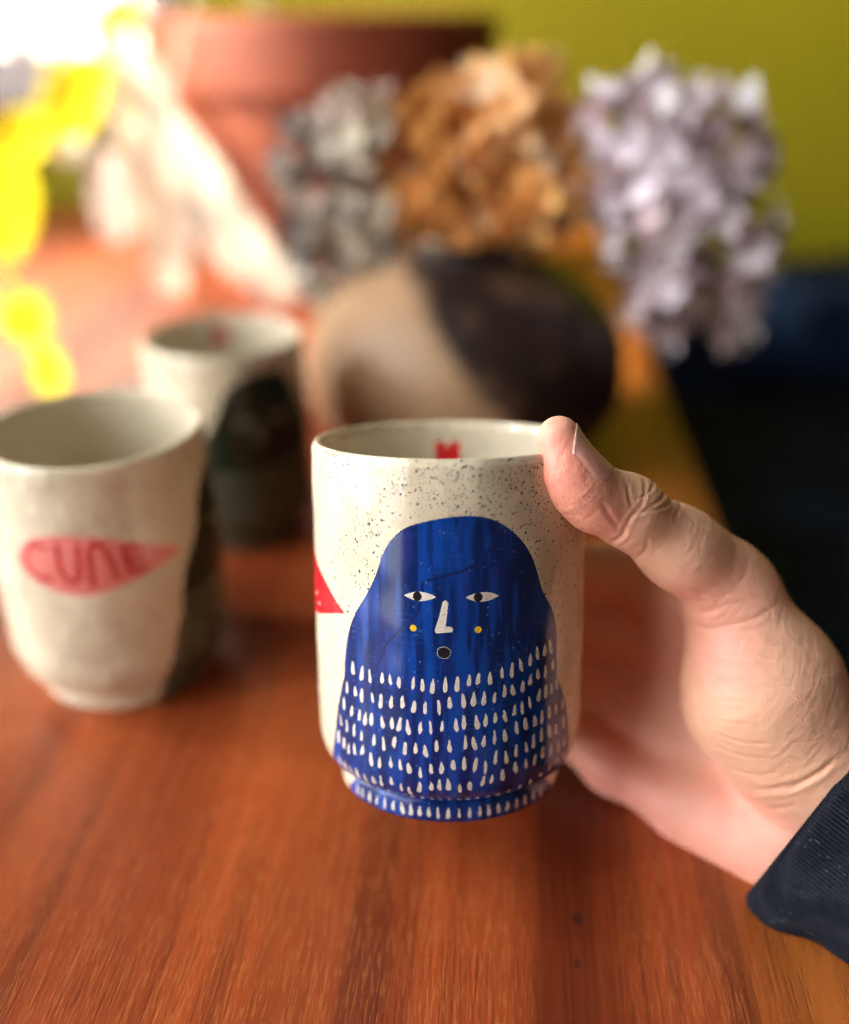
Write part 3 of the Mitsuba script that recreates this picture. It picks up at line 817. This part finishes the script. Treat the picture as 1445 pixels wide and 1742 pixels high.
def skin_radius(p, d):
    """how far the skin is from the points p along the directions d (camera cm)"""
    r = np.linspace(0.15, 1.7, 156)
    q = p[..., None, :] + d[..., None, :] * r[:, None]
    val = map_coordinates(F.d, ((q - F.lo) / F.h).reshape(-1, 3).T, order=1, mode='nearest').reshape(q.shape[:-1])
    return r[np.argmax(val > 0, axis=-1)]


def nail_mesh(a, b, N, w0=56, w1=50, lift=0.015, arc=0.22):
    """a curved plate lying on the finger from a (root) to b (tip), its middle facing N"""
    ax = (b - a) / np.linalg.norm(b - a)
    N = N - ax * (N @ ax)
    N /= np.linalg.norm(N)
    B = np.cross(ax, N)
    n, m = 30, 31
    u, ph = np.meshgrid(np.linspace(0, 1, n), np.linspace(-1, 1, m), indexing='ij')
    wid = np.radians(w0 + (w1 - w0) * u) * np.sqrt(np.clip(1 - np.clip((0.22 - u) / 0.22, 0, 1) ** 2 * 0.6, 0, 1))
    uu = u - 0.06 * (1 - ph**2) * np.clip((0.3 - u) / 0.3, 0, 1) - arc * ph**2 * np.clip((u - 0.4) / 0.6, 0, 1)
    an = ph * wid
    axis, out = a + uu[..., None] * (b - a), np.cos(an)[..., None] * N + np.sin(an)[..., None] * B
    r = gaussian_filter(skin_radius(axis, out), 2.0, mode='nearest') + lift + 0.006 * np.clip((u - 0.86) / 0.14, 0, 1) - 0.035 * np.clip((0.12 - u) / 0.12, 0, 1) - 0.03 * np.clip((np.abs(ph) - 0.85) / 0.15, 0, 1) * (u < 0.9)
    top = axis + r[..., None] * out
    low = top - 0.035 * out
    v = np.vstack([top.reshape(-1, 3), low.reshape(-1, 3)])
    f = grid_faces(n, m)
    k = n * m
    ring = np.r_[np.arange(m), np.arange(1, n) * m + m - 1, (n - 1) * m + np.arange(m - 2, -1, -1), np.arange(n - 2, 0, -1) * m]
    nx = np.roll(ring, -1)
    f = np.vstack([f, f[:, ::-1] + k, np.stack([ring, ring + k, nx], 1), np.stack([nx, ring + k, nx + k], 1)])
    uv = np.stack([u, ph], -1).reshape(-1, 2)
    mm = tm(to_world(v), f)
    return mm, np.vstack([uv, uv])


m, uv = nail_mesh(ch(996, 826, 21.5), ch(943, 744, 21.2), np.array([0.80, -0.56, -0.38]), 60, 64, 0.02, 0.24)
part('person', 'thumb_nail', m, 'nail', smooth=True, uv=uv)
for pip, dip, end, ra in FINGERS:
    N = np.array([(dip - pip)[2], 0, -(dip - pip)[0]])
    N = -N if N[2] < 0 else N
    m, uv = nail_mesh(dip + (end - dip) * 0.45, end + (end - dip) * 0.22, N, 46, 44)
    part('person', 'fingernail', m, 'nail', smooth=True, uv=uv)

# sleeve: a knitted tube round the wrist
e1 = np.array([0.62, -0.78, 0.0])
e1 -= arm * (e1 @ arm)
e1 /= np.linalg.norm(e1)
e2 = np.cross(arm, e1)
c0 = ch(1401, 1381, 24.2)


def sleeve_point(l, a, off):
    """l cm from the cuff's edge along the arm, a the angle; off added to the radius"""
    wide = 3.45 + 0.06 * l + 0.45 * np.exp(-((l - 0.5) / 0.8) ** 2) * 0.3
    deep = 2.75 + 0.14 * l
    fold = 0.10 * np.sin(3 * a + 0.9 * l) * np.clip(l / 3, 0, 1) + 0.16 * np.exp(-((l - 1.2) / 0.5) ** 2) * np.exp(-((np.abs(a) - np.pi) / 0.6) ** 2) - 0.10 * np.exp(-((l - 2.3) / 0.5) ** 2) * np.exp(-((np.abs(a) - np.pi) / 0.8) ** 2)
    low = (0.22 - 0.26 * np.clip(l - 0.8, 0, 3.5)) * np.exp(-((np.abs(a) - np.pi) / 0.9) ** 2)
    hem = -0.14 * np.exp(-(l / 0.18) ** 2)
    x, y = (wide + off + fold + low + hem) * np.cos(a), (deep + off + fold + hem) * np.sin(a)
    return c0 + arm * (l - 0.25)[..., None] + x[..., None] * e1 + y[..., None] * e2


def sleeve_mesh():
    ls = np.r_[np.linspace(6, 0.25, 12, endpoint=False), np.linspace(0.25, 0.0, 6)]
    lo = np.r_[np.linspace(0.0, 0.3, 8, endpoint=False), np.linspace(0.3, 12, 90), np.linspace(12.3, 30, 30)]
    a = np.linspace(-np.pi, np.pi, 181)
    rows, uv = [], []
    for l in ls:
        rows.append(sleeve_point(np.full_like(a, l), a, -0.28 + 0.1 * np.exp(-(l / 0.1) ** 2)))
        uv.append(np.c_[a * 3.1, np.full_like(a, -l)])
    for l in lo:
        rows.append(sleeve_point(np.full_like(a, l), a, 0.02 - 0.10 * np.exp(-(l / 0.08) ** 2)))
        uv.append(np.c_[a * 3.1, np.full_like(a, l)])
    v = np.vstack(rows)
    return tm(to_world(v), grid_faces(len(rows), len(a))), np.vstack(uv)


m, uv = sleeve_mesh()
part('person', 'sleeve', m, 'navy_knit', smooth=True, uv=uv)
say('person', 'right hand in a dark navy sleeve gripping the blue figure mug, thumb on its rim', 'person')

# ------------------------------------------------------------------ vase with dried hydrangeas
VX, VY = 2.4, 58.0
prof = smooth_line([(4.6, 0), (5.2, 0.12), (7.6, 1.3), (9.2, 3.6), (9.55, 5.6), (9.1, 7.9), (7.5, 10.0), (5.4, 11.4), (3.9, 12.0), (3.3, 12.4), (3.3, 12.8), (3.5, 13.05), (3.35, 13.2), (3.05, 13.0), (2.85, 12.4), (3.2, 11.7)], 6)
m, uv = lathe(prof * CM, 128, (VX * CM, VY * CM))
part('vase', 'body', m, 'vase_glaze', smooth=True, uv=uv)
m, _ = lathe(np.array([(0.0005, 0.001), (0.046, 0.0)]), 64, (VX * CM, VY * CM))
part('vase', 'base', m, 'vase_glaze')
say('vase', 'round dark brown glazed vase with a tan patch, holding dried hydrangeas', 'vase')


def petal(rng, long=1.0, cup=0.3):
    u, s = np.meshgrid(np.linspace(0, 1, 6), np.linspace(-1, 1, 5), indexing='ij')
    wd = 0.40 * np.sin(np.pi * np.clip(u * 0.86 + 0.12, 0, 1)) ** 0.7
    x, y = u * long, s * wd
    z = cup * u**2 - 0.25 * cup * (1 - s**2) * u + 0.06 * rng.normal() * s * u + 0.05 * np.sin(5 * u + 3 * s + rng.uniform(0, 6))
    return np.stack([x, y, z], -1).reshape(-1, 3), grid_faces(6, 5)


def floret_mesh(rng, long=1.0, cup=0.3):
    vs, fs = [], []
    for k in range(4):
        v, f = petal(rng, long * rng.uniform(0.8, 1.1), cup * rng.uniform(0.3, 1.6))
        a = k * math.pi / 2 + rng.normal(0, 0.15)
        R = np.array([[math.cos(a), -math.sin(a), 0], [math.sin(a), math.cos(a), 0], [0, 0, 1]])
        fs.append(f + len(vs) * 30)
        vs.append(v @ R.T)
    return tm(np.vstack(vs), np.vstack(fs))


def frame_for(n, rng):
    n = n / np.linalg.norm(n)
    a = np.cross(n, rng.normal(size=3))
    a /= np.linalg.norm(a)
    return np.stack([a, np.cross(n, a), n], 1)


def hydrangea(key, lobes, count, mats, size, seed, stem, long=1.0, cup=0.3, shade=0.25):
    rng = np.random.default_rng(seed)
    var = [mikit.ply(floret_mesh(rng, long, cup), 'petal_white', smooth=True) for _ in range(4)]
    tot = sum(l[3] * l[4] for l in lobes)
    for cx, cy, cz, rx, rz in lobes:
        for _ in range(max(4, int(count * rx * rz / tot))):
            d = rng.normal(size=3)
            d /= np.linalg.norm(d)
            if d[1] > 0.5 and rng.random() < 0.7:
                d[1] *= -1
            k = rng.uniform(0.72, 1.05)
            p = np.array([cx, cy, cz]) + d * np.array([rx, (rx + rz) * 0.45, rz]) * k
            nn = d + 0.45 * rng.normal(size=3)
            m4 = np.eye(4)
            m4[:3, :3] = frame_for(nn, rng) * size * rng.uniform(0.75, 1.2) * CM
            m4[:3, 3] = p * CM
            w_ = np.array([x[1] for x in mats])
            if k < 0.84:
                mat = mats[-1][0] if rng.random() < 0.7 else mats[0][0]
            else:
                mat = mats[rng.choice(len(mats), p=w_ / w_.sum())][0]
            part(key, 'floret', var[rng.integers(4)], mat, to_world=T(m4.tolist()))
    pts = smooth_line(np.array(stem) * CM, 8)
    part(key, 'stem', tube(pts, np.linspace(0.0028, 0.0018, len(pts)), 8), 'stem_brown', smooth=True)
    # thin stalks that carry the florets
    end = pts[-1]
    vs, fs, at = [], [], 0
    for cx, cy, cz, rx, rz in lobes:
        for _ in range(6):
            d = rng.normal(size=3)
            d /= np.linalg.norm(d)
            q = (np.array([cx, cy, cz]) + d * np.array([rx, rx, rz]) * 0.85) * CM
            t_ = tube(smooth_line([end, (end + q) / 2 + rng.normal(size=3) * 0.004, q], 4), 0.0009, 5)
            vs.append(np.array(t_.vertices))
            fs.append(np.array(t_.faces) + at)
            at += len(t_.vertices)
    k = part(key, 'stalks', tm(np.vstack(vs), np.vstack(fs)), 'stem_brown')
    labels[k] = {'kind': 'stuff'}


MOUTH = (VX, VY, 14.0)
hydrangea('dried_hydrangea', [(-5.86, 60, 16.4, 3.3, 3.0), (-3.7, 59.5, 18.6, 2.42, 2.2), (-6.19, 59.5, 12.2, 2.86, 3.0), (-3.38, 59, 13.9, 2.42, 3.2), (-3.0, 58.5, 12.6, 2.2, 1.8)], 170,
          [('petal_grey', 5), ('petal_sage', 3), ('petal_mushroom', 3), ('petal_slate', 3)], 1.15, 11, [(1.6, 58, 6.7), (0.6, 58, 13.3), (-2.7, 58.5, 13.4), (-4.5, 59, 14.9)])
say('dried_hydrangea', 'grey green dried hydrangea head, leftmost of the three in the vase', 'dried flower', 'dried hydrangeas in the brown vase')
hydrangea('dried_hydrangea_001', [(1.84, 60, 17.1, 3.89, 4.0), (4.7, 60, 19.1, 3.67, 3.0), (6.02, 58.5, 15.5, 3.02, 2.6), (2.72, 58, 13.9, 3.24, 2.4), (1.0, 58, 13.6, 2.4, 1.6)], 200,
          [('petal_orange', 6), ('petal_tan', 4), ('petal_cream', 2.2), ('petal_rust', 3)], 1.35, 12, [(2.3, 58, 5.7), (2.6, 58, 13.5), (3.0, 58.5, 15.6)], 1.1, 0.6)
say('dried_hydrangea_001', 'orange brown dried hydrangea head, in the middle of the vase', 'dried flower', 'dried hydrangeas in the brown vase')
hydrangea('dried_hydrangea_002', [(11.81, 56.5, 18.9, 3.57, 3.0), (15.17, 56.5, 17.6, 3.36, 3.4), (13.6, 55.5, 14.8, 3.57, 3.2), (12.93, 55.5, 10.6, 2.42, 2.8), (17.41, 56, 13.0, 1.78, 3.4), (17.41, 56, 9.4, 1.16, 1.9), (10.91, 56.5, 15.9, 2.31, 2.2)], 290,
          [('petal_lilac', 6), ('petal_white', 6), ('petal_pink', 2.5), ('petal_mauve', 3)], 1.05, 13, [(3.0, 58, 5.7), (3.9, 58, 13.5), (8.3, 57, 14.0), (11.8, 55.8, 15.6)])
say('dried_hydrangea_002', 'pale lilac dried hydrangea head hanging over the right side of the vase', 'dried flower', 'dried hydrangeas in the brown vase')

# ------------------------------------------------------------------ terracotta pot with an arching plant
PX, PY = -8.8, 95.0
prof = smooth_line([(9.6, 0), (9.9, 0.1), (11.0, 5), (12.4, 11), (13.5, 17.6), (13.7, 18.2)], 5)
prof = np.vstack([prof, smooth_line([(13.7, 18.2), (14.5, 18.5), (14.85, 19.3), (15.2, 23.4), (15.1, 24.1), (14.6, 24.3), (14.1, 24.0), (13.8, 22.4)], 5)])
m, uv = lathe(prof * CM, 128, (PX * CM, PY * CM))
part('potted_plant', 'pot', m, 'terracotta', smooth=True)
m, uv = lathe(np.array([(0.0005, 0.232), (0.06, 0.233), (0.1405, 0.228)]), 64, (PX * CM, PY * CM), wobble=lambda v: v + np.stack([0 * v[..., 0], 0 * v[..., 0], 0.006 * meshkit.noise(v * 120)], -1))
part('potted_plant', 'soil', m, 'soil')


def at(u, v, y):
    """where a photo pixel's ray meets the upright plane at y cm"""
    x, a, b = (u - 722.5) / FPX, -(v - 871) / FPX * SP + CP, -(v - 871) / FPX * CP - SP
    return x * y / a, y, CAM_H + b * y / a


def blade(pts, width, bsdf, first, fold=0.18):
    """a leaf on a thin stalk: the curve runs from the soil to the leaf's tip; the blade begins at the point numbered first"""
    p = smooth_line(np.array(pts, float) * CM, 12)
    t = np.gradient(p, axis=0)
    t /= np.linalg.norm(t, axis=1, keepdims=True)
    side = np.cross(t, [0, -1.0, 0.35])
    side /= np.linalg.norm(side, axis=1, keepdims=True)
    nn = np.cross(side, t)
    arc = np.r_[0, np.cumsum(np.linalg.norm(np.diff(p, axis=0), axis=1))]
    stalk = arc[first * 12] / arc[-1]
    u = np.clip((arc / arc[-1] - stalk) / (1 - stalk), 0, 1)
    wd = width * CM * np.clip(np.sin(np.pi * np.clip(u * 0.97, 0, 1)), 0, 1) ** 0.42
    wd = np.maximum(wd, 0.0018)
    s = np.linspace(-1, 1, 9)
    wave = 0.12 * np.sin(arc * 90)[:, None] * np.abs(s)[None, :]
    v = p[:, None] + (wd[:, None] * s)[..., None] * side[:, None] + ((np.abs(s)[None, :] * fold + wave) * wd[:, None])[..., None] * nn[:, None]
    part('potted_plant', 'leaf', tm(v.reshape(-1, 3), grid_faces(len(p), 9)), bsdf, smooth=True)


root = (PX - 4, PY, 23)
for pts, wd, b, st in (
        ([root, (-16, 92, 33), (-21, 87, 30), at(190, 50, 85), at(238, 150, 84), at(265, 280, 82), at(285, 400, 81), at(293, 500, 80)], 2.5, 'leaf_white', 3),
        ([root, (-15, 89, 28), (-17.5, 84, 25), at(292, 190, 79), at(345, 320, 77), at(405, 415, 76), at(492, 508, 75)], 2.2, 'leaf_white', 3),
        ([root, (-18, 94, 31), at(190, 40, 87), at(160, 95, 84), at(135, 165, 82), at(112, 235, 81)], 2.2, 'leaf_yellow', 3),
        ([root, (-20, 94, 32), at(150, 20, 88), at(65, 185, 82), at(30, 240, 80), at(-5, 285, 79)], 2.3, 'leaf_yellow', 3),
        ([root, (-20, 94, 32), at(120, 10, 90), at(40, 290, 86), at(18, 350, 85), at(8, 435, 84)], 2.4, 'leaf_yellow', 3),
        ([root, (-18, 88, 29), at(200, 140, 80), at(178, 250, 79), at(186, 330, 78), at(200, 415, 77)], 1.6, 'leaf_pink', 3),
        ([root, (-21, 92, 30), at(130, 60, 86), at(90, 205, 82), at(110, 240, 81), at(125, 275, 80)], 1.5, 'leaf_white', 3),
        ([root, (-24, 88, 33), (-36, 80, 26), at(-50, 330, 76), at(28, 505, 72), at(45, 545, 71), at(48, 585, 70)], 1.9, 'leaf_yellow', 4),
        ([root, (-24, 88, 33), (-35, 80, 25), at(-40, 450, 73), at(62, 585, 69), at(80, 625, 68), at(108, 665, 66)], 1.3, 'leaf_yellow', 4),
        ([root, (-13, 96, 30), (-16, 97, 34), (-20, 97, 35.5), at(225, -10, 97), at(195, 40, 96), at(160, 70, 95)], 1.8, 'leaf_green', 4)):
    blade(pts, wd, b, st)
say('potted_plant', 'large terracotta planter with sunlit white and yellow arching leaves, behind the vase', 'potted plant')

# ------------------------------------------------------------------ navy seat beyond the table's right edge
def cushion(lo, hi, r, seed, amp):
    m = mesh_of(rounded_box(lo, hi, r, 4).refine_to_length(0.02))
    v = np.array(m.vertices)
    n = trimesh.Trimesh(v, m.faces, process=False).vertex_normals
    q = v * [1, 1, 1]
    wr_ = meshkit.fbm(np.c_[(q[:, 0] * 0.6 + q[:, 1]) * 9, (q[:, 0] - q[:, 1]) * 2.2, q[:, 2] * 8], 3, seed) - 0.5
    return tm(v + n * (wr_ * amp)[:, None], m.faces)


for nm, lo, hi, r in (('seat_cushion', (0.225, 0.30, -0.40), (0.80, 1.27, -0.20), 0.05), ('backrest', (0.225, 1.28, -0.50), (1.75, 1.49, -0.075), 0.05), ('seat_cushion', (0.81, 0.30, -0.40), (1.75, 1.27, -0.20), 0.05),
                      ('base', (0.22, 0.30, -0.60), (1.76, 1.27, -0.405), 0.02)):
    part('sofa', nm, cushion(lo, hi, r, len(nm), 0.035 if nm != 'base' else 0.0), 'navy_upholstery', smooth=True)
say('sofa', 'dark navy upholstered sofa below the olive wall, beyond the right edge of the table', 'sofa')
